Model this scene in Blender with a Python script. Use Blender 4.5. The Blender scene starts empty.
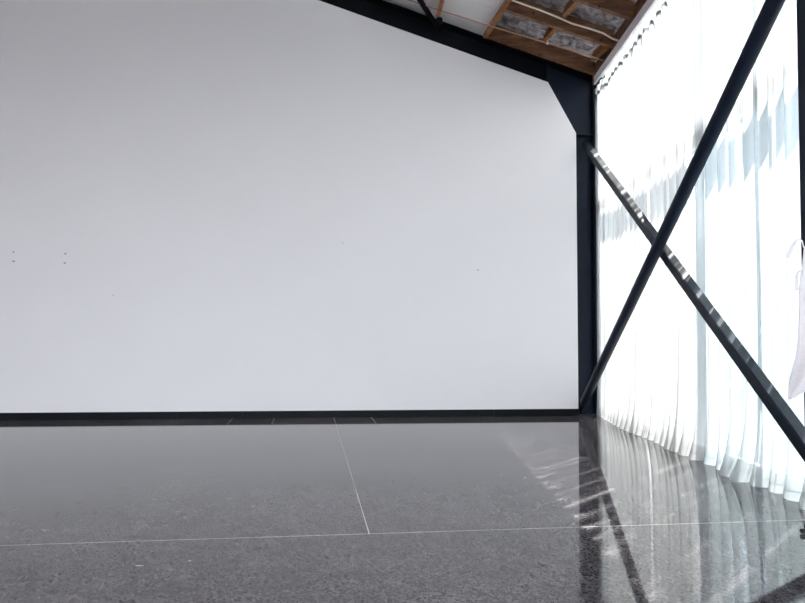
import bpy, bmesh, math, random
from mathutils import Vector, Matrix, noise as mnoise
random.seed(7)
SC = bpy.context.scene
COL = SC.collection
PI = math.pi

# ------------------------------------------------------------------ helpers
def link(name, bm, mat, parent=None, smooth=False):
    me = bpy.data.meshes.new(name)
    bmesh.ops.recalc_face_normals(bm, faces=bm.faces)
    bm.to_mesh(me); bm.free()
    mats = mat if isinstance(mat, (list, tuple)) else [mat]
    for m in mats: me.materials.append(m)
    if smooth:
        for p in me.polygons: p.use_smooth = True
    o = bpy.data.objects.new(name, me); COL.objects.link(o)
    if parent:
        o.parent = parent
        o.matrix_parent_inverse = Matrix.Translation(parent.location).inverted()
    return o

def thing(name, label, cat, loc=(0, 0, 0), group=None):
    o = bpy.data.objects.new(name, None); COL.objects.link(o)
    o.location = loc; o.empty_display_size = 0.1
    o['label'] = label; o['category'] = cat
    if group: o['group'] = group
    return o

def tag(o, label, cat, group=None):
    o['label'] = label; o['category'] = cat
    if group: o['group'] = group
    return o

def struct(o):
    o['kind'] = 'structure'; return o

def box(bm, x0, x1, y0, y1, z0, z1, f=None, mi=0):
    vs = []
    for z in (z0, z1):
        for (x, y) in ((x0, y0), (x1, y0), (x1, y1), (x0, y1)):
            p = Vector((x, y, z)); p = f(p) if f else p
            vs.append(bm.verts.new(p))
    fs = [(0, 3, 2, 1), (4, 5, 6, 7), (0, 1, 5, 4), (1, 2, 6, 5), (2, 3, 7, 6), (3, 0, 4, 7)]
    for q in fs:
        fa = bm.faces.new([vs[i] for i in q]); fa.material_index = mi

def prism(bm, pts, y0, y1, f=None):
    """polygon of (x, z) extruded along y"""
    a = [bm.verts.new(f(Vector((x, y0, z))) if f else Vector((x, y0, z))) for x, z in pts]
    b = [bm.verts.new(f(Vector((x, y1, z))) if f else Vector((x, y1, z))) for x, z in pts]
    bm.faces.new(a); bm.faces.new(b[::-1])
    n = len(pts)
    for i in range(n):
        bm.faces.new((a[i], b[i], b[(i + 1) % n], a[(i + 1) % n]))

def beam(bm, p, q, w, h, up=Vector((0, 0, 1)), bev=0.0):
    """box section from p to q, w across, h along up"""
    p, q = Vector(p), Vector(q)
    d = (q - p).normalized(); s = d.cross(up).normalized(); u = s.cross(d).normalized()
    vs = []
    for e in (p, q):
        for a, b in ((-1, -1), (1, -1), (1, 1), (-1, 1)):
            vs.append(bm.verts.new(e + s * a * w / 2 + u * b * h / 2))
    fs = [bm.faces.new([vs[i] for i in k]) for k in
          ((0, 1, 2, 3), (7, 6, 5, 4), (0, 4, 5, 1), (1, 5, 6, 2), (2, 6, 7, 3), (3, 7, 4, 0))]
    if bev:
        es = list({e for fa in fs for e in fa.edges})
        bmesh.ops.bevel(bm, geom=es, offset=bev, segments=2, affect='EDGES')

def tube(bm, pts, r, n=12, cap=True):
    pts = [Vector(p) for p in pts]; rings = []
    prev = None
    for i, p in enumerate(pts):
        d = (pts[min(i + 1, len(pts) - 1)] - pts[max(i - 1, 0)]).normalized()
        ref = prev if prev is not None else (Vector((0, 0, 1)) if abs(d.z) < .9 else Vector((1, 0, 0)))
        s = (ref - d * ref.dot(d)).normalized(); prev = s
        t = d.cross(s)
        rr = r[i] if isinstance(r, (list, tuple)) else r
        rings.append([bm.verts.new(p + (s * math.cos(k * 2 * PI / n) + t * math.sin(k * 2 * PI / n)) * rr) for k in range(n)])
    for a, b in zip(rings, rings[1:]):
        for k in range(n):
            bm.faces.new((a[k], a[(k + 1) % n], b[(k + 1) % n], b[k]))
    if cap:
        bm.faces.new(rings[0][::-1]); bm.faces.new(rings[-1])

def ribbon(bm, pts, w, axis=Vector((0, 1, 0)), th=0.002):
    pts = [Vector(p) for p in pts]; secs = []
    for i, p in enumerate(pts):
        d = (pts[min(i + 1, len(pts) - 1)] - pts[max(i - 1, 0)]).normalized()
        s = d.cross(axis).normalized()
        ww = w[i] if isinstance(w, (list, tuple)) else w
        secs.append([bm.verts.new(p + s * a * ww / 2 + axis * b * th / 2) for a, b in ((-1, -1), (1, -1), (1, 1), (-1, 1))])
    for a, b in zip(secs, secs[1:]):
        for k in range(4):
            bm.faces.new((a[k], a[(k + 1) % 4], b[(k + 1) % 4], b[k]))
    bm.faces.new(secs[0][::-1]); bm.faces.new(secs[-1])

# ------------------------------------------------------------------ materials
def mat(name):
    m = bpy.data.materials.new(name); m.use_nodes = True
    nt = m.node_tree; nt.nodes.clear()
    out = nt.nodes.new('ShaderNodeOutputMaterial')
    return m, nt, out

def N(nt, t, **kw):
    n = nt.nodes.new(t)
    for k, v in kw.items():
        if k.startswith('i_'):
            n.inputs[k[2:].replace('_', ' ')].default_value = v
        else: setattr(n, k, v)
    return n

def L(nt, a, b): nt.links.new(a, b)

def ramp(nt, src, stops):
    r = N(nt, 'ShaderNodeValToRGB')
    e = r.color_ramp.elements
    while len(e) < len(stops): e.new(0.5)
    for i, (p, c) in enumerate(stops):
        e[i].position = p; e[i].color = (*c, 1) if len(c) == 3 else c
    L(nt, src, r.inputs['Fac']); return r

def noise(nt, vec, scale, detail=4, rough=0.5, dist=0.0):
    n = N(nt, 'ShaderNodeTexNoise'); n.inputs['Scale'].default_value = scale
    n.inputs['Detail'].default_value = detail; n.inputs['Roughness'].default_value = rough
    n.inputs['Distortion'].default_value = dist
    if vec: L(nt, vec, n.inputs['Vector'])
    return n

def mathn(nt, op, a, b=None, c=None, clamp=False):
    n = N(nt, 'ShaderNodeMath', operation=op); n.use_clamp = clamp
    for i, v in enumerate((a, b, c)):
        if v is None: continue
        if isinstance(v, (int, float)): n.inputs[i].default_value = v
        else: L(nt, v, n.inputs[i])
    return n.outputs[0]

def simple(name, col, rough, metal=0.0, var=0.12, scale=18, bump=0.02, spec=0.5):
    m, nt, out = mat(name)
    p = N(nt, 'ShaderNodeBsdfPrincipled')
    tc = N(nt, 'ShaderNodeTexCoord')
    n = noise(nt, tc.outputs['Object'], scale, 5)
    r = ramp(nt, n.outputs['Fac'], [(0.25, tuple(c * (1 - var) for c in col)), (0.75, tuple(min(1, c * (1 + var)) for c in col))])
    L(nt, r.outputs['Color'], p.inputs['Base Color'])
    rr = mathn(nt, 'MULTIPLY_ADD', n.outputs['Fac'], 0.12, rough - 0.06)
    L(nt, rr, p.inputs['Roughness'])
    p.inputs['Metallic'].default_value = metal
    p.inputs['Specular IOR Level'].default_value = spec
    if bump:
        b = N(nt, 'ShaderNodeBump'); b.inputs['Strength'].default_value = bump; b.inputs['Distance'].default_value = 0.01
        L(nt, n.outputs['Fac'], b.inputs['Height']); L(nt, b.outputs['Normal'], p.inputs['Normal'])
    L(nt, p.outputs[0], out.inputs['Surface'])
    return m

M = {}
M['wall'] = simple('white_paint', (0.83, 0.81, 0.835), 0.55, var=0.012, scale=0.9, bump=0.0, spec=0.25)
M['outer'] = simple('grey_cladding', (0.30, 0.30, 0.31), 0.7)
M['steel'] = simple('blue_black_steel', (0.007, 0.0125, 0.026), 0.5, var=0.2, scale=6, spec=0.22)
M['black'] = simple('black_paint', (0.004, 0.0045, 0.008), 0.55, var=0.2, scale=6, spec=0.15)
M['hole'] = simple('screw_hole', (0.30, 0.29, 0.29), 0.9)
M['rail'] = simple('lilac_grey_paint', (0.80, 0.74, 0.76), 0.55, var=0.03)
M['frame'] = simple('window_aluminium', (0.72, 0.73, 0.74), 0.5, var=0.03)
M['copper'] = simple('copper', (0.46, 0.26, 0.19), 0.4, metal=0.5, var=0.1, scale=30)
M['cable'] = simple('cream_cable', (0.70, 0.62, 0.52), 0.55, var=0.05)
M['clip'] = simple('zinc', (0.75, 0.76, 0.78), 0.3, metal=0.8)
M['ply'] = simple('plywood_lining', (0.48, 0.44, 0.42), 0.6, scale=3)
M['rubber'] = simple('black_rubber', (0.012, 0.012, 0.013), 0.6)
M['ground'] = simple('outside_paving', (0.11, 0.11, 0.12), 0.9, scale=2)
M['linen'] = simple('linen', (0.74, 0.70, 0.73), 0.9, var=0.06, scale=60, bump=0.1, spec=0.1)
M['leafprint'] = simple('green_print', (0.16, 0.26, 0.22), 0.9, spec=0.1)

def wood(name, a, b):
    m, nt, out = mat(name)
    p = N(nt, 'ShaderNodeBsdfPrincipled'); tc = N(nt, 'ShaderNodeTexCoord')
    mp = N(nt, 'ShaderNodeMapping'); mp.inputs['Scale'].default_value = (1.2, 9, 14)
    L(nt, tc.outputs['Object'], mp.inputs['Vector'])
    n1 = noise(nt, mp.outputs[0], 1.6, 6, 0.65, 0.8)
    n2 = noise(nt, tc.outputs['Object'], 3.5, 3)
    v = N(nt, 'ShaderNodeTexVoronoi'); v.inputs['Scale'].default_value = 5
    L(nt, tc.outputs['Object'], v.inputs['Vector'])
    kn = ramp(nt, v.outputs['Distance'], [(0.05, (0.15, 0.13, 0.12)), (0.12, (1, 1, 1))])
    r = ramp(nt, n1.outputs['Fac'], [(0.3, a), (0.7, b)])
    mx = N(nt, 'ShaderNodeMix', data_type='RGBA', blend_type='MULTIPLY'); mx.inputs[0].default_value = 1
    L(nt, r.outputs[0], mx.inputs[6]); L(nt, kn.outputs[0], mx.inputs[7])
    mx2 = N(nt, 'ShaderNodeMix', data_type='RGBA', blend_type='MULTIPLY'); mx2.inputs[0].default_value = 0.6
    r2 = ramp(nt, n2.outputs['Fac'], [(0.3, (0.45, 0.45, 0.45)), (0.65, (1, 1, 1))])
    L(nt, mx.outputs[2], mx2.inputs[6]); L(nt, r2.outputs[0], mx2.inputs[7])
    L(nt, mx2.outputs[2], p.inputs['Base Color']); p.inputs['Roughness'].default_value = 0.65
    b_ = N(nt, 'ShaderNodeBump'); b_.inputs['Strength'].default_value = 0.3; b_.inputs['Distance'].default_value = 0.01
    L(nt, n1.outputs['Fac'], b_.inputs['Height']); L(nt, b_.outputs[0], p.inputs['Normal'])
    L(nt, p.outputs[0], out.inputs['Surface']); return m
M['wood'] = wood('rough_sawn_timber', (0.085, 0.036, 0.017), (0.30, 0.145, 0.075))
M['wood2'] = wood('orange_timber', (0.20, 0.072, 0.024), (0.42, 0.17, 0.055))

def foil():
    m, nt, out = mat('crumpled_foil')
    p = N(nt, 'ShaderNodeBsdfPrincipled'); tc = N(nt, 'ShaderNodeTexCoord')
    n = noise(nt, tc.outputs['Object'], 7, 8, 0.65, 1.2)
    v = N(nt, 'ShaderNodeTexVoronoi', feature='DISTANCE_TO_EDGE'); v.inputs['Scale'].default_value = 6
    L(nt, tc.outputs['Object'], v.inputs['Vector'])
    h = mathn(nt, 'ADD', n.outputs['Fac'], v.outputs['Distance'])
    b = N(nt, 'ShaderNodeBump'); b.inputs['Strength'].default_value = 0.55; b.inputs['Distance'].default_value = 0.05
    L(nt, h, b.inputs['Height']); L(nt, b.outputs[0], p.inputs['Normal'])
    fr_ = ramp(nt, n.outputs['Fac'], [(0.35, (0.10, 0.07, 0.06)), (0.5, (0.26, 0.24, 0.25)), (0.68, (0.50, 0.50, 0.54))]); L(nt, fr_.outputs[0], p.inputs['Base Color'])
    p.inputs['Metallic'].default_value = 0.9; p.inputs['Roughness'].default_value = 0.28
    L(nt, p.outputs[0], out.inputs['Surface']); return m
M['foil'] = foil()

def lining():
    m, nt, out = mat('pale_sarking')
    p = N(nt, 'ShaderNodeBsdfPrincipled'); tc = N(nt, 'ShaderNodeTexCoord')
    n = noise(nt, tc.outputs['Object'], 3, 6, 0.6, 2.0)
    b = N(nt, 'ShaderNodeBump'); b.inputs['Strength'].default_value = 0.5; b.inputs['Distance'].default_value = 0.05
    L(nt, n.outputs['Fac'], b.inputs['Height']); L(nt, b.outputs[0], p.inputs['Normal'])
    p.inputs['Base Color'].default_value = (0.84, 0.82, 0.81, 1)
    p.inputs['Metallic'].default_value = 0.15; p.inputs['Roughness'].default_value = 0.45
    L(nt, p.outputs[0], out.inputs['Surface']); return m
M['lining'] = lining()

def sheer(name, transp, col=(0.52, 0.523, 0.528), trans=0.60):
    m, nt, out = mat(name)
    tc = N(nt, 'ShaderNodeTexCoord')
    mp = N(nt, 'ShaderNodeMapping'); mp.inputs['Scale'].default_value = (60, 60, 4)
    L(nt, tc.outputs['Object'], mp.inputs['Vector'])
    n = noise(nt, mp.outputs[0], 3, 3)
    d = N(nt, 'ShaderNodeBsdfDiffuse'); t = N(nt, 'ShaderNodeBsdfTranslucent'); tr = N(nt, 'ShaderNodeBsdfTransparent')
    r = ramp(nt, n.outputs['Fac'], [(0.3, tuple(c * .96 for c in col)), (0.7, col)])
    L(nt, r.outputs[0], d.inputs[0]); L(nt, r.outputs[0], t.inputs[0])
    m1 = N(nt, 'ShaderNodeMixShader'); m1.inputs[0].default_value = trans
    L(nt, d.outputs[0], m1.inputs[1]); L(nt, t.outputs[0], m1.inputs[2])
    m2 = N(nt, 'ShaderNodeMixShader')
    # clearer bands added down the cloth so sun lands on the floor in streaks
    sx = N(nt, 'ShaderNodeSeparateXYZ'); L(nt, tc.outputs['Object'], sx.inputs[0])
    b1 = N(nt, 'ShaderNodeTexNoise', noise_dimensions='1D'); b1.inputs['Scale'].default_value = 15.0; b1.inputs['Detail'].default_value = 3.0; b1.inputs['Roughness'].default_value = 0.65
    L(nt, sx.outputs[1], b1.inputs['W'])
    op = ramp(nt, b1.outputs['Fac'], [(0.44, (transp * .22,) * 3), (0.56, (transp * .4,) * 3), (0.60, (transp * 2.1,) * 3)])
    fac = mathn(nt, 'SUBTRACT', 1.0, op.outputs[0], clamp=True)
    L(nt, fac, m2.inputs[0]); L(nt, tr.outputs[0], m2.inputs[1]); L(nt, m1.outputs[0], m2.inputs[2])
    L(nt, m2.outputs[0], out.inputs['Surface']); return m
M['sheer'] = sheer('sheer_voile', 0.19)
M['sheer_hem'] = sheer('sheer_voile_doubled', 0.15, trans=0.60)

def glass(name, col):
    m, nt, out = mat(name)
    tr = N(nt, 'ShaderNodeBsdfTransparent'); tr.inputs[0].default_value = (*col, 1)
    g = N(nt, 'ShaderNodeBsdfGlossy'); g.inputs['Roughness'].default_value = 0.02
    n = noise(nt, None, 2.0); fr = N(nt, 'ShaderNodeFresnel'); fr.inputs[0].default_value = 1.45
    f = mathn(nt, 'MULTIPLY', fr.outputs[0], 0.6)
    mx = N(nt, 'ShaderNodeMixShader'); L(nt, f, mx.inputs[0]); L(nt, tr.outputs[0], mx.inputs[1]); L(nt, g.outputs[0], mx.inputs[2])
    L(nt, mx.outputs[0], out.inputs['Surface']); return m
M['glass'] = glass('clear_glass', (0.93, 0.95, 0.95))
M['hedge'] = simple('outside_greenery', (0.30, 0.40, 0.38), 0.9, var=.4, scale=3, bump=.4)
M['tint'] = glass('blue_green_glass', (0.87, 0.94, 0.965))

# floor: ground and polished concrete with pale filled saw cuts
def concrete():
    m, nt, out = mat('polished_concrete')
    p = N(nt, 'ShaderNodeBsdfPrincipled'); g = N(nt, 'ShaderNodeNewGeometry'); pos = g.outputs['Position']
    big = noise(nt, pos, 0.55, 5, 0.55, 0.4)
    mid = noise(nt, pos, 5, 6, 0.6)
    v = N(nt, 'ShaderNodeTexVoronoi'); v.inputs['Scale'].default_value = 100; L(nt, pos, v.inputs['Vector'])
    v2 = N(nt, 'ShaderNodeTexVoronoi'); v2.inputs['Scale'].default_value = 70; L(nt, pos, v2.inputs['Vector'])
    base = ramp(nt, big.outputs['Fac'], [(0.3, (0.100, 0.091, 0.100)), (0.7, (0.142, 0.129, 0.138))])
    midr = ramp(nt, mid.outputs['Fac'], [(0.3, (0.80, 0.80, 0.82)), (0.7, (1.15, 1.13, 1.10))])
    sp = ramp(nt, N(nt, 'ShaderNodeSeparateColor').outputs[0], [(0, (1, 1, 1)), (1, (1, 1, 1))])
    def speck(vn, lo, hi):
        sep = N(nt, 'ShaderNodeSeparateColor'); L(nt, vn.outputs['Color'], sep.inputs[0])
        return ramp(nt, sep.outputs[0], [(0.0, (lo, lo, lo * 1.03)), (0.30, (lo * 1.25,) * 3), (0.38, (1, 1, 1)), (0.82, (1, 1, 1)), (0.9, (hi, hi, hi * .98))])
    s1 = speck(v, 0.40, 1.22); s2 = speck(v2, 0.74, 1.06)
    cur = base.outputs[0]
    for o in (midr.outputs[0], s1.outputs[0], s2.outputs[0]):
        mx = N(nt, 'ShaderNodeMix', data_type='RGBA', blend_type='MULTIPLY'); mx.inputs[0].default_value = 1
        L(nt, cur, mx.inputs[6]); L(nt, o, mx.inputs[7]); cur = mx.outputs[2]
    sx = N(nt, 'ShaderNodeSeparateXYZ'); L(nt, pos, sx.inputs[0]); X, Y = sx.outputs[0], sx.outputs[1]
    brk = noise(nt, pos, 3.2, 3)
    lines = None
    def addline(ax, ay, c, w, lim=None, strength=1.0):
        nonlocal lines
        nrm = math.hypot(ax, ay)
        a = mathn(nt, 'MULTIPLY', X, ax / nrm); b = mathn(nt, 'MULTIPLY_ADD', Y, ay / nrm, -c / nrm)
        d = mathn(nt, 'ABSOLUTE', mathn(nt, 'ADD', a, b))
        wv = mathn(nt, 'MULTIPLY_ADD', brk.outputs['Fac'], w * 1.0, w * 0.45)
        e = mathn(nt, 'LESS_THAN', d, wv)
        if lim: 
            for (ch, op, val) in lim: e = mathn(nt, 'MULTIPLY', e, mathn(nt, op, ch, val))
        if strength != 1: e = mathn(nt, 'MULTIPLY', e, strength)
        lines = e if lines is None else mathn(nt, 'MAXIMUM', lines, e)
    k = -0.0892
    addline(k, 1, 3.0965 + k * -0.189, 0.0038, strength=0.8)
    addline(1, 0.171, -0.189 + 0.171 * 3.0965, 0.0038, [(Y, 'GREATER_THAN', 3.09)], 0.9)
    for xx in (-1.724, -2.307, -0.35):
        addline(1, 0.171, xx + 0.171 * 7.16, 0.006, [(Y, 'GREATER_THAN', 6.98)], 0.6)
    # scuffs
    for (cx, cy, w, h) in ((-1.283, 2.664, 0.022, 0.007), (-1.06, 2.72, 0.010, 0.006), (1.62, 5.05, 0.014, 0.02), (-.62, 4.9, 0.03, 0.025)):
        a = mathn(nt, 'DIVIDE', mathn(nt, 'SUBTRACT', X, cx), w); b = mathn(nt, 'DIVIDE', mathn(nt, 'SUBTRACT', Y, cy), h)
        e = mathn(nt, 'LESS_THAN', mathn(nt, 'ADD', mathn(nt, 'MULTIPLY', a, a), mathn(nt, 'MULTIPLY', b, b)), 1.0)
        e = mathn(nt, 'MULTIPLY', e, 0.75 if h < .01 else 0.12)
        lines = mathn(nt, 'MAXIMUM', lines, e)
    mx = N(nt, 'ShaderNodeMix', data_type='RGBA'); L(nt, lines, mx.inputs[0]); L(nt, cur, mx.inputs[6])
    mx.inputs[7].default_value = (0.50, 0.48, 0.47, 1)
    L(nt, mx.outputs[2], p.inputs['Base Color'])
    rg = mathn(nt, 'MULTIPLY_ADD', big.outputs['Fac'], 0.05, 0.03)
    L(nt, rg, p.inputs['Roughness'])
    p.inputs['IOR'].default_value = 1.65
    b = N(nt, 'ShaderNodeBump'); b.inputs['Strength'].default_value = 0.03; b.inputs['Distance'].default_value = 0.004
    L(nt, mid.outputs['Fac'], b.inputs['Height']); L(nt, b.outputs[0], p.inputs['Normal'])
    L(nt, p.outputs[0], out.inputs['Surface']); return m
M['concrete'] = concrete()

# ------------------------------------------------------------------ camera (24 mm, level, shifted up)
CAMH = 1.1; F = 540.0
cd = bpy.data.cameras.new('camera'); cam = bpy.data.objects.new('camera', cd); COL.objects.link(cam)
cam.location = (0, 0, CAMH); PITCH = math.radians(1.5); cam.rotation_euler = (PI / 2 + PITCH, 0, 0)
cd.sensor_width = 36; cd.lens = 36 * F / 805; SHIFT = 38.5 - F * math.tan(PITCH); cd.shift_y = SHIFT / 805; cd.clip_start = 0.02
SC.camera = cam

# roof geometry: underside of the timbers
def ray(px, py):
    v = 301.5 + SHIFT - py; fy = F * math.cos(PITCH) - v * math.sin(PITCH)
    return (px - 402.5) / fy, (F * math.sin(PITCH) + v * math.cos(PITCH)) / fy
SL = 0.355
def zb(x): return 4.945 + SL * (2.77 - x)
def on_roof(px, py, off=0.0):
    a, c = ray(px, py)
    d = (zb(0) + off - CAMH) / (c + SL * a)
    return Vector((a * d, d, CAMH + c * d))

# back wall frame: a wall turned 3.15 degrees
A = math.radians(3.15)
def W(p):
    return Vector((2.6 + (p.x - 2.6) * math.cos(A) - p.y * math.sin(A), 7.915 + (p.x - 2.6) * math.sin(A) + p.y * math.cos(A), p.z))
RS = 0.330
def zr(x): return 4.912 + RS * (2.155 - x)     # underside of the steel rafter
RIDGE = -3.6; XL = -9.0; YR = -6.0; XR = 3.03
def cx(y): return 2.735 + .0255 * (y - 3.4)
def xr(y): return 2.93 + (cx(y) - 2.85) * .9
def GL(p): return Vector((p.x + (cx(p.y) - 2.85) * .9, p.y, p.z))
ztop = lambda x: zb(x) + 0.22

# ------------------------------------------------------------------ shell
bm = bmesh.new(); box(bm, XL - .2, 3.2, YR - .2, 8.6, -0.15, 0.0); struct(link('floor', bm, M['concrete']))
bm = bmesh.new(); box(bm, -60, 60, -60, 60, -0.4, -0.16); struct(link('ground', bm, M['ground']))

bm = bmesh.new()
for i in range(41):
    y = -6 + i * .54
    for z, r in ((.7, .8), (1.9, .85), (3.0, .75)):
        q = Vector((8.3 + .5 * mnoise.noise(Vector((y, z, 1))), y, z + .5 * mnoise.noise(Vector((y, z, 7)))))
        bmesh.ops.create_icosphere(bm, subdivisions=2, radius=r * (1 + .3 * mnoise.noise(Vector((y, z, 3)))), matrix=Matrix.Translation(q))
for v in bm.verts: v.co += .35 * mnoise.noise_vector(v.co * 1.7)
hg = link('hedge', bm, M['hedge']); hg['kind'] = 'structure'

# lining of the back wall with small screw holes
bm = bmesh.new()
lp = [(XL, 0), (2.568, 0), (2.568, 4.16), (2.15, zr(2.15)), (RIDGE, zr(RIDGE)), (XL, zr(RIDGE) - RS * (RIDGE - XL))]
prism(bm, lp, 0.0, 0.10, W)
def wallpt(px, py):
    a, c = ray(px, py); t = math.tan(A)
    d = (7.915 - 2.6 * t) / (1 - a * t)
    return Vector((a * d, d - 0.0012, CAMH + c * d))
for px, py, r in ((13.5, 252, .011), (13.5, 261.3, .014), (65.4, 253.7, .012), (64.8, 263, .013), (343, 243, .007), (366, 254, .005), (478, 270, .010), (113, 295.5, .006)):
    c = wallpt(px, py)
    n = 10; vs = [bm.verts.new(c + Vector((math.cos(k * 2 * PI / n) * r * 1.4, 0, math.sin(k * 2 * PI / n) * r * .8))) for k in range(n)]
    f = bm.faces.new(vs); f.material_index = 1
struct(link('wall_back', bm, [M['wall'], M['hole']]))
bm = bmesh.new()
op = [(XL - .2, -.1), (3.2, -.1), (3.2, ztop(3.2)), (RIDGE, ztop(RIDGE)), (XL - .2, ztop(RIDGE) - SL * (RIDGE - XL + .2))]
prism(bm, op, 0.24, 0.32, W); struct(link('wall_back_cladding', bm, M['outer']))
bm = bmesh.new()
opr = [(XL - .2, 4.2), (3.0, 4.2), (3.0, ztop(3.0)), (RIDGE, ztop(RIDGE)), (XL - .2, ztop(RIDGE) - SL * (RIDGE - XL + .2))]
prism(bm, opr, YR - .1, YR); box(bm, XL - .2, -8.2, YR - .1, YR, 0, 4.2); box(bm, 2.4, 3.0, YR - .1, YR, 0, 4.2)
struct(link('wall_rear', bm, M['wall']))
bm = bmesh.new()
for k in range(6):
    x = -8.2 + 10.6 * k / 5; box(bm, x - .03, x + .03, YR - .08, YR - .02, 0, 4.2)
for z in (.03, 2.1, 4.17): box(bm, -8.2, 2.4, YR - .075, YR - .025, z - .03, z + .03)
fr = struct(link('rear_fill_window', bm, M['frame']))  # added glazing behind the camera, lets in sky to brighten the far wall
bm = bmesh.new(); box(bm, -8.2, 2.4, YR - .052, YR - .048, .05, 4.15); struct(link('pane', bm, M['glass'], fr))
bm = bmesh.new(); box(bm, XL - .1, XL, YR, 8.0, 0, 6.2); struct(link('wall_left', bm, M['outer']))

# ceiling: foil sarking between the timbers at the window side, pale lining beyond the skewed purlin
def xpur(y): return 1.228 + (7.71 - y) * 0.172
bm = bmesh.new()
def quad(pts, mi=0):
    f = bm.faces.new([bm.verts.new(Vector(p)) for p in pts]); f.material_index = mi
Y0, Y1 = YR - .1, 8.4
for (y0, y1) in ((Y0, 3.0), (3.0, 8.4)):
    xa, xb_ = xpur(max(y0, 3.0)), xpur(y1)
    quad([(xa, y0, ztop(xa)), (xr(y0), y0, 5.13), (xr(y1), y1, 5.13), (xb_, y1, ztop(xb_))], 0)
    quad([(xa, y0, zb(xa) + .07), (xa, y0, ztop(xa)), (xb_, y1, ztop(xb_)), (xb_, y1, zb(xb_) + .07)], 0)
    quad([(-1.2, y0, zb(-1.2) + .07), (xa, y0, zb(xa) + .07), (xb_, y1, zb(xb_) + .07), (-1.2, y1, zb(-1.2) + .07)], 1)
    quad([(RIDGE, y0, zb(RIDGE) + .07), (-1.2, y0, zb(-1.2) + .07), (-1.2, y1, zb(-1.2) + .07), (RIDGE, y1, zb(RIDGE) + .07)], 2)
quad([(XL - .1, Y0, zb(RIDGE) + .07 - SL * (RIDGE - XL + .1)), (RIDGE, Y0, zb(RIDGE) + .07), (RIDGE, Y1, zb(RIDGE) + .07), (XL - .1, Y1, zb(RIDGE) + .07 - SL * (RIDGE - XL + .1))], 2)
struct(link('ceiling', bm, [M['foil'], M['lining'], M['ply']]))
bm = bmesh.new()   # outer roof sheet
def roofbox(xa, za, xb, zb_):
    a = [(xa(y), y, za + h) for y in (Y0 - .1, Y1 + .2) for h in (.02, .07)]
    b = [(xb(y), y, zb_ + h) for y in (Y0 - .1, Y1 + .2) for h in (.02, .07)]
    v = [bm.verts.new(p) for p in a + b]
    for q in ((0, 1, 3, 2), (4, 6, 7, 5), (0, 2, 6, 4), (1, 5, 7, 3), (0, 4, 5, 1), (2, 3, 7, 6)): bm.faces.new([v[k] for k in q])
roofbox(xr, 5.13, lambda y: RIDGE, ztop(RIDGE))
roofbox(lambda y: RIDGE, ztop(RIDGE), lambda y: XL - .3, ztop(RIDGE) - SL * (RIDGE - XL + .3))
struct(link('roof', bm, M['outer']))

# baseboard
bm = bmesh.new()
for u0, u1 in ((XL, -3.16), (-3.155, -2.265), (-2.26, 1.32), (1.323, 2.568)):
    box(bm, u0, u1, -0.022, 0.0, 0.0, 0.097, W)
struct(link('baseboard_back', bm, M['black']))

# ------------------------------------------------------------------ glazed right wall
def window(name, y0, y1, tinted):
    bm = bmesh.new()
    zt = 5.11
    for y in (y0, y1):
        box(bm, 2.93, 2.99, y - .014, y + .014, 0.0, zt, GL)
    for y in [y0 + (y1 - y0) * k / 2 for k in (1,)]:
        box(bm, 2.935, 2.985, y - .009, y + .009, 0.0, zt, GL)
    for (z0, z1, xo) in ((0.0, .09, 2.99), (2.99, 3.13, 3.02), (zt, zt + .012, 2.97)):
        box(bm, 2.93, xo, y0 + .014, y1 - .014, z0, z1, GL)
    fr = struct(link(name, bm, M['frame']))
    bm = bmesh.new(); box(bm, 2.955, 2.961, y0 + .014, y1 - .014, .09, 2.99, GL)
    struct(link('pane', bm, M['tint'] if tinted else M['glass'], fr))
    bm = bmesh.new(); box(bm, 2.955, 2.961, y0 + .014, y1 - .014, 3.13, zt, GL)
    struct(link('pane', bm, M['glass'], fr))
window('window_1', 5.114, 8.08, False)
window('window_2', 3.43, 5.086, True)
window('window_3', 0.3, 3.37, True)
window('window_4', -2.8, 0.24, False)
window('window_5', -5.9, -2.86, False)

# ------------------------------------------------------------------ steel portal frame in the back wall
pf = thing('portal_frame', 'blue-black steel column and sloping rafter framing the far white wall', 'steel frame', W(Vector((2.73, .12, 0))))
ST = M['steel']
bm = bmesh.new()                      # column: I section
box(bm, 2.570, 2.584, 0.005, 0.21, 0, 4.15, W); box(bm, 2.836, 2.852, 0.005, 0.21, 0.012, 4.96, W)
box(bm, 2.584, 2.836, 0.13, 0.142, 0.012, 4.97, W)
link('column', bm, ST, pf)
bm = bmesh.new(); box(bm, 2.58, 2.85, -0.015, 0.22, 0.0, 0.022, W)
for x in (2.63, 2.78):
    box(bm, x - .015, x + .015, 0.03, 0.06, 0.022, 0.045, W)
link('base_plate', bm, ST, pf)
bm = bmesh.new()                      # rafter
def sl(x0, x1, lo, hi, y0, y1):
    prism(bm, [(x0, zr(x0) + lo), (x1, zr(x1) + lo), (x1, zr(x1) + hi), (x0, zr(x0) + hi)], y0, y1, W)
sl(RIDGE, 2.15, 0.002, 0.018, 0.005, 0.21); sl(RIDGE, 2.86, 0.315, 0.331, -0.02, 0.21); sl(RIDGE, 2.86, 0.018, 0.315, 0.12, 0.132)
link('rafter', bm, M['black'], pf)
bm = bmesh.new()                      # haunch: web plate and lower flange
prism(bm, [(2.15, zr(2.15) + .003), (2.570, 4.162), (2.836, 4.162), (2.836, zr(2.836) + .29), (2.15, zr(2.15) + .29)], 0.108, 0.12, W)
dx, dz = 0.42, -0.75; ln = math.hypot(dx, dz); nx, nz = -dz / ln * .014, dx / ln * .014
prism(bm, [(2.15, zr(2.15)), (2.570, 4.160), (2.570 + nx, 4.160 + nz), (2.15 + nx, zr(2.15) + nz)], 0.005, 0.108, W)
link('haunch', bm, ST, pf)
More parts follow.
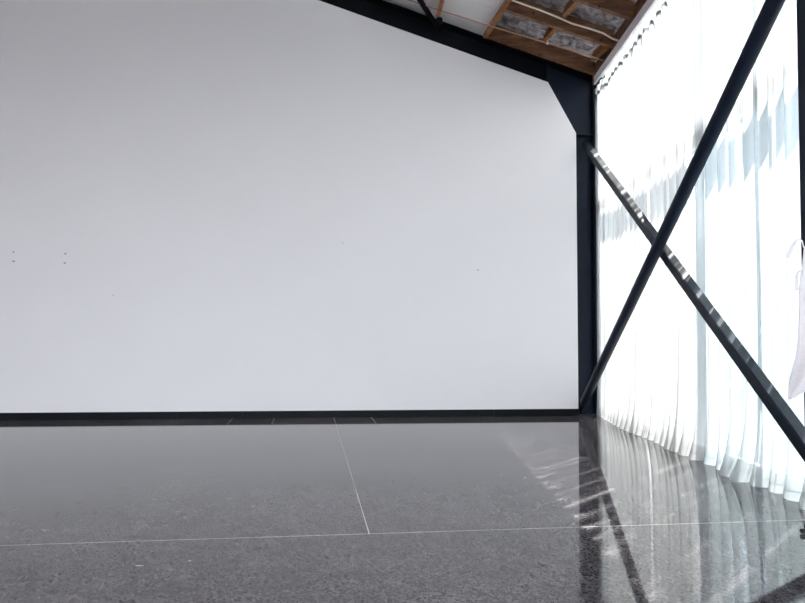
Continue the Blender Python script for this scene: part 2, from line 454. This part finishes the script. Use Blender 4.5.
bm = bmesh.new(); box(bm, 2.584, 2.836, 0.02, 0.13, 4.150, 4.162, W); link('stiffener_plate', bm, ST, pf)
bm = bmesh.new(); box(bm, 2.140, 2.152, 0.012, 0.12, zr(2.146) + .02, zr(2.146) + .295, W); link('stiffener_plate', bm, ST, pf)

# near column at the right edge
nc = thing('steel_column', 'dark blue steel column at the right edge of view, beside the hanging cloth', 'column', (2.466, 3.13, 0))
bm = bmesh.new()
box(bm, 2.372, 2.386, 3.06, 3.20, 0.012, 4.98); box(bm, 2.546, 2.56, 3.06, 3.20, 0.012, 4.94); box(bm, 2.386, 2.546, 3.124, 3.136, 0.012, 4.94)
link('column', bm, ST, nc)
bm = bmesh.new(); box(bm, 2.365, 2.57, 3.05, 3.21, 0, 0.012); link('base_plate', bm, ST, nc)

# crossing braces
Pa, Pb = Vector((2.61, 7.95, 0.085)), Vector((2.424, 3.215, 3.498))
t2 = thing('round_brace', 'round dark steel tube rising from column foot towards upper right', 'brace', Pa)
d = (Pb - Pa).normalized()
bm = bmesh.new(); tube(bm, [Pa + d * .20, Pa + d * .24, Pb - d * .05, Pb - d * .01], [.045, .057, .057, .045], 32)
link('tube', bm, ST, t2, True)
for e, sgn in ((Pa, 1), (Pb, -1)):
    bm = bmesh.new()
    beam(bm, e + d * sgn * (-.02 if sgn > 0 else .05), e + d * sgn * .26, .014, .10, up=Vector((1, 0, 0)).cross(d))
    for k in (.04, .10):
        c = e + d * sgn * k
        tube(bm, [c - Vector((.03, 0, 0)), c + Vector((.03, 0, 0))], .012, 6)
    link('end_plate', bm, ST, t2)
Qa, Qb = Vector((2.711, 7.95, 4.02)), Vector((2.542, 3.22, .263))
t1 = thing('square_brace', 'square dark steel tube sloping down to the right from the far column top', 'brace', Qb)
d = (Qb - Qa).normalized()
bm = bmesh.new(); beam(bm, Qa + d * .06, Qb - d * .02, .09, .09, up=Vector((1, 0, 0)).cross(d), bev=.006)
link('tube', bm, M['steel'], t1)
for e, sgn in ((Qa, 1), (Qb, -1)):
    bm = bmesh.new()
    beam(bm, e + d * sgn * (-.02 if sgn > 0 else .02), e + d * sgn * .12, .014, .11, up=Vector((1, 0, 0)).cross(d))
    c = e + d * sgn * .03
    tube(bm, [c - Vector((.04, 0, 0)), c + Vector((.04, 0, 0))], .013, 6)
    link('end_plate', bm, ST, t1)

# ------------------------------------------------------------------ curtain rail and sheer curtains
rl = thing('curtain_rail', 'pale lilac-grey pelmet board running along the top of the sheer curtains', 'curtain rail', (2.775, 7.6, 4.757))
bm = bmesh.new(); box(bm, -.10, -.078, -5.8, 7.62, 4.745, 4.862, lambda p: Vector((cx(p.y) * .55 + 1.27 + p.x, p.y, p.z))); link('board', bm, M['rail'], rl)
bm = bmesh.new(); box(bm, -.078, .03, -5.8, 7.62, 4.850, 4.862, lambda p: Vector((cx(p.y) * .55 + 1.27 + p.x, p.y, p.z))); link('track', bm, M['frame'], rl)

bm = bmesh.new(); box(bm, -.03, -.01, -5.8, 7.88, 4.872, 5.20, lambda p: Vector((cx(p.y) * .55 + 1.27 + p.x, p.y, min(p.z, ztop(2.86) - .01))))
struct(link('light_stop_1', bm, M['wood']))  # added board, stops bright sky leaking in above the rail
bm = bmesh.new(); box(bm, 2.872, 2.99, 7.86, 8.12, 0, 5.1); struct(link('light_stop_2', bm, M['steel']))  # added upright, blocks sun from the far end of the square brace
def curtain(label, ya, yb, seed, kick, period=0.2, gap=0.43):
    rnd = random.Random(seed)
    root = thing('sheer_curtain', label, 'curtain', (2.80, (ya + yb) / 2, 0), 'white sheer curtains along the glazed wall')
    n = int(abs(yb - ya) / 0.0125)
    def ph(y): return 2 * PI * y / period + 2.4 * mnoise.noise(Vector((y * 1.7, seed, 0))) + .9 * mnoise.noise(Vector((y * 5, seed + 5, 0)))
    hooks = {}
    def row(y, z):
        s = z / 4.8
        p = ph(y) + 0.5 * (1 - s) * mnoise.noise(Vector((y * 1.1, z * .35, seed)))
        amp = (.030 + .008 * (1 - s)) * (min(1, max(.25, (7.95 - y) / .8)) if y > 7 else 1) * (1 + .55 * mnoise.noise(Vector((y * 2.3, seed + 9, z * .15))))
        x = cx(y) + amp * math.sin(p) + .008 * math.sin(2 * p + 1) + .006 * mnoise.noise(Vector((y * 12, z * .8, seed)))
        k = kick(y)
        x -= k * math.exp(-(z / .26) ** 1.1)
        yy = y + .034 * (1 - .3 * s) * math.sin(p + 1.1) * 1.0
        return Vector((x, yy, z))
    def topz(y):
        p = ph(y)
        g = .5 + .5 * math.sin(p + .6)
        kk = math.floor((p + .6) / (2 * PI))
        if kk not in hooks: hooks[kk] = gap * ((0.12 + 1.3 * rnd.random() ** 1.6) if y < 7.55 else .05)
        return 4.755 + (.05 if y > 7.45 else 0) - hooks[kk] * g ** 1.3
    ys = [ya + (yb - ya) * i / n for i in range(n + 1)]
    def sheet(name, zs, m, off=0.0, top=None):
        bm = bmesh.new(); g = []
        for y in ys:
            zt = topz(y) if top else None
            g.append([bm.verts.new(row(y, (z if zt is None else z + (zt - zs[-1]) * max(0, (z - 4.2) / (zs[-1] - 4.2)))) + Vector((-off, 0, 0))) for z in zs])
        for a, b in zip(g, g[1:]):
            for j in range(len(zs) - 1):
                bm.faces.new((a[j], b[j], b[j + 1], a[j + 1]))
        return link(name, bm, m, root, True)
    sheet('fabric', [.065, .10, .16, .24, .34, .5, .75, 1.1, 1.6, 2.2, 2.8, 3.4, 3.8, 4.2, 4.45, 4.65, 4.6, 4.72], M['sheer'], top=True)
    sheet('hem', [.004, .02, .045, .068], M['sheer_hem'], .0015)
    return root
def kA(y):
    e = min(1, max(0, (7.75 - y) / .7)); e = e * e * (3 - 2 * e)
    return .02 + .06 * e + .02 * math.sin(y * 5.0) * e
def kB(y): return .075 + .03 * math.sin(y * 7.5 + .6) + .07 * math.exp(-((y - 4.35) / .13) ** 2)
def kC(y): return .05
curtain('white sheer curtain panel hanging next to the far steel column, brightest in the sun', 7.90, 5.15, 3, kA, period=.15)
curtain('bluish-white sheer curtain panel hanging nearest the right edge, behind the tube braces', 5.09, 3.43, 11, kB, period=.18)
curtain('sheer curtain panel beyond the near steel column, outside the view', 3.16, -4.0, 23, kC, period=.24)

# ------------------------------------------------------------------ roof timbers
gr = 'brown roof timbers above the steel rafter'
labs = ['brown timber joist lying just above the far steel rafter', 'brown timber joist second from the far steel rafter, with cream cable', 'orange-edged timber joist third from the far steel rafter, nearest the top of view',
        'brown timber joist fourth from the far steel rafter, above the view', 'brown timber joist fifth from the far steel rafter, above the view']
for yy, lb in zip((7.71, 6.99, 6.37, 5.68, 5.0), labs):
    bm = bmesh.new(); x0 = xpur(yy) - .0
    prism(bm, [(x0, zb(x0)), (2.785, zb(2.785)), (2.785, ztop(2.785) - .004), (x0, ztop(x0) - .004)], yy, yy + .05)
    tag(link('roof_joist', bm, M['wood']), lb, 'roof timber', gr)
def nog(p0, p1, lb, w=.05, h=.14, off=0.0):
    a, b = on_roof(*p0, off), on_roof(*p1, off)
    bm = bmesh.new(); up = Vector((SL, 0, 1)).normalized()
    beam(bm, a + up * (h / 2), b + up * (h / 2), w, h, up=up)
    return tag(link('roof_nogging', bm, M['wood2']), lb, 'roof timber', gr)
pA0 = Vector((xpur(7.72) , 7.72, zb(xpur(7.72)))); pA1 = Vector((xpur(5.0), 5.0, zb(xpur(5.0))))
bm = bmesh.new(); up = Vector((SL, 0, 1)).normalized()
beam(bm, pA0 + up * .08 - Vector((.03, 0, 0)), pA1 + up * .08 - Vector((.03, 0, 0)), .06, .2, up=up)
tag(link('roof_purlin', bm, M['wood2']), 'orange-brown timber purlin where the pale roof lining ends and joists begin', 'roof timber', gr)
nog((544, 41.5), (556.5, 29), 'short orange nogging between first and second joists, left of two', h=.16)
nog((591.5, 62), (607, 48.5), 'short orange nogging between first and second joists, close to curtain rail', h=.16)
nog((563.5, 17), (579.5, 0), 'short orange nogging between second and third joists', h=.16)
pF0, pF1 = on_roof(438.5, 15, -.02), on_roof(443.5, -8, -.02)
bm = bmesh.new(); beam(bm, pF0 + up * .03, pF1 + up * .03, .05, .12, up=up)
tag(link('roof_purlin', bm, M['wood2']), 'small dark-sided timber end beside the black strut under pale lining', 'roof timber', gr)

# pipe, cable, strut
pp = thing('copper_pipe', 'thin copper pipe running below the roof parallel to the steel rafter', 'pipe', on_roof(548, 43, -.02))
pts = [on_roof(x, y, -.03) for x, y in ((330, -26), (409, 0), (440, 10.4), (470, 19.6), (510, 32), (548, 43.3), (580, 53), (604, 60.5))]
bm = bmesh.new(); tube(bm, pts, .009, 10); link('pipe', bm, M['copper'], pp, True)
for x, y in ((547.5, 43), (440, 10.4)):
    c = on_roof(x, y, -.03); bm = bmesh.new(); box(bm, c.x - .014, c.x + .014, c.y - .014, c.y + .014, c.z - .014, c.z + .045); link('pipe_clip', bm, M['clip'], pp)
bm = bmesh.new()
cp = []
for x, y in ((480, -14), (500, -4.5), (513, .5), (527, 5.5), (540, 10), (556, 16.5), (572, 23.5), (588, 28), (603, 33), (612, 38.5), (619, 41)):
    cp.append(on_roof(x, y, -.015))
tube(bm, cp, .011, 10); tag(link('electric_cable', bm, M['cable'], None, True), 'cream cable drooping across the second roof joist to the curtain rail', 'cable')
fb = thing('steel_strut', 'short black steel strut rising from the steel rafter beside the small timber end', 'strut', wallpt(437, 26))
a = wallpt(438, 27) + Vector((0, .06, 0)); b = on_roof(408, -18, -.07)
bm = bmesh.new(); dd = (b - a).normalized(); beam(bm, a, b, .012, .075, up=Vector((0, 1, 0)))
sd = dd.cross(Vector((0, 1, 0))).normalized()
beam(bm, a + Vector((0, -.03, 0)), b + Vector((0, -.03, 0)), .085, .010, up=Vector((0, 1, 0)))
link('angle_bar', bm, M['black'], fb)
bm = bmesh.new(); g = wallpt(438, 21); box(bm, g.x - .02, g.x + .06, g.y - .05, g.y + .12, g.z - .09, g.z + .03); link('gusset', bm, M['black'], fb)

# ------------------------------------------------------------------ cloth hanging on the near column, cable end
YC = 2.98
def cl(px, py, y=YC): a, c = ray(px, py); return Vector((a * y, y, CAMH + c * y))
cr = thing('hanging_cloth', 'white linen cloth with two tie strings hanging by the near column at right edge', 'cloth', cl(806, 245))
rows = [(246, 804, 828), (262, 803, 838), (285, 800.5, 844), (310, 801, 846), (335, 800.5, 846), (352, 799, 842), (366, 796, 834), (380, 792, 820), (390, 790, 806), (397, 789, 795), (399, 789, 792)]
bm = bmesh.new(); g = []
for j, (y, xl, xr) in enumerate(rows):
    r = []
    for i in range(25):
        t = i / 24; v = cl(xl + (xr - xl) * t, y)
        v.y += .022 * math.sin(t * 9 + j * .25) * min(1, (xr - xl) / 25)
        r.append(bm.verts.new(v))
    g.append(r)
for a, b in zip(g, g[1:]):
    for i in range(24): bm.faces.new((a[i], a[i + 1], b[i + 1], b[i]))
for f in bm.faces:
    c = f.calc_center_median()
    if .5 + mnoise.noise(c * 9) > .68 and c.x > 2.43 and 1.05 < c.z < 1.3: f.material_index = 1
ob = link('fabric', bm, [M['linen'], M['leafprint']], cr, True)
md = ob.modifiers.new('thick', 'SOLIDIFY'); md.thickness = .003
bm = bmesh.new(); ribbon(bm, [cl(x, y, YC - .03) for x, y in ((804, 248), (802, 241), (799, 239), (796, 240.5), (793, 246), (790, 252), (787.5, 257.5))], [.006, .008, .01, .014, .022, .024, .022])
link('tie', bm, M['linen'], cr)
bm = bmesh.new(); ribbon(bm, [cl(x, y, YC - .03) for x, y in ((803, 272), (800.5, 270.5), (798, 272), (796.5, 276), (796.3, 283), (797, 290.5))], [.006, .008, .011, .014, .022, .024])
link('tie', bm, M['linen'], cr)
bm = bmesh.new(); h = cl(812, 240); tube(bm, [h + Vector((0, -.01, -.03)), h + Vector((0, 0, -.045)), h + Vector((0, .05, -.01)), Vector((2.40, 3.06, h.z))], .006, 8); link('hook', bm, M['steel'], cr)

def fl(px, py): 
    a, c = ray(px, py); d = -CAMH / c; return Vector((a * d, d, 0))
ce = thing('cable_end', 'small black cable end lying on the floor at the right edge', 'cable', fl(803, 534))
bm = bmesh.new(); c = fl(803.5, 534); tube(bm, [c + Vector((-.012, .0, .016)), c + Vector((.05, .0, .016))], .014, 12); link('plug', bm, M['rubber'], ce, True)
bm = bmesh.new(); tube(bm, [c + Vector((.045, 0, .012)), c + Vector((.10, -.02, .006)), c + Vector((.2, .06, .006)), c + Vector((.26, .25, .006))], .005, 8); link('cord', bm, M['rubber'], ce, True)

# ------------------------------------------------------------------ light: sun and sky
EL = math.radians(64.0); az = Vector((-.745, -.667))
dirv = Vector((az.x * math.cos(EL), az.y * math.cos(EL), -math.sin(EL)))
sd_ = bpy.data.lights.new('sun', 'SUN'); sd_.energy = 11.5; sd_.angle = math.radians(.53); sd_.color = (1, .96, .90)
so = bpy.data.objects.new('sun', sd_); COL.objects.link(so); so.rotation_euler = dirv.to_track_quat('-Z', 'Y').to_euler()
so.location = (8, 8, 12)
w = bpy.data.worlds.new('sky'); SC.world = w; w.use_nodes = True
nt = w.node_tree; nt.nodes.clear()
o = nt.nodes.new('ShaderNodeOutputWorld'); bg = nt.nodes.new('ShaderNodeBackground')
sk = nt.nodes.new('ShaderNodeTexSky'); sk.sky_type = 'HOSEK_WILKIE'; sk.turbidity = 4.5; sk.ground_albedo = .4
sk.sun_direction = -dirv
mxr = nt.nodes.new('ShaderNodeMix'); mxr.data_type = 'RGBA'; mxr.inputs[0].default_value = .68; mxr.inputs[7].default_value = (1.02, 1.0, 1.025, 1)
nt.links.new(sk.outputs[0], mxr.inputs[6]); nt.links.new(mxr.outputs[2], bg.inputs[0])
bg.inputs[1].default_value = 2.3; nt.links.new(bg.outputs[0], o.inputs[0])

vs = SC.view_settings
vs.view_transform = 'Standard'; vs.look = 'None'; vs.gamma = 1; vs.use_curve_mapping = False; vs.exposure = 2.46
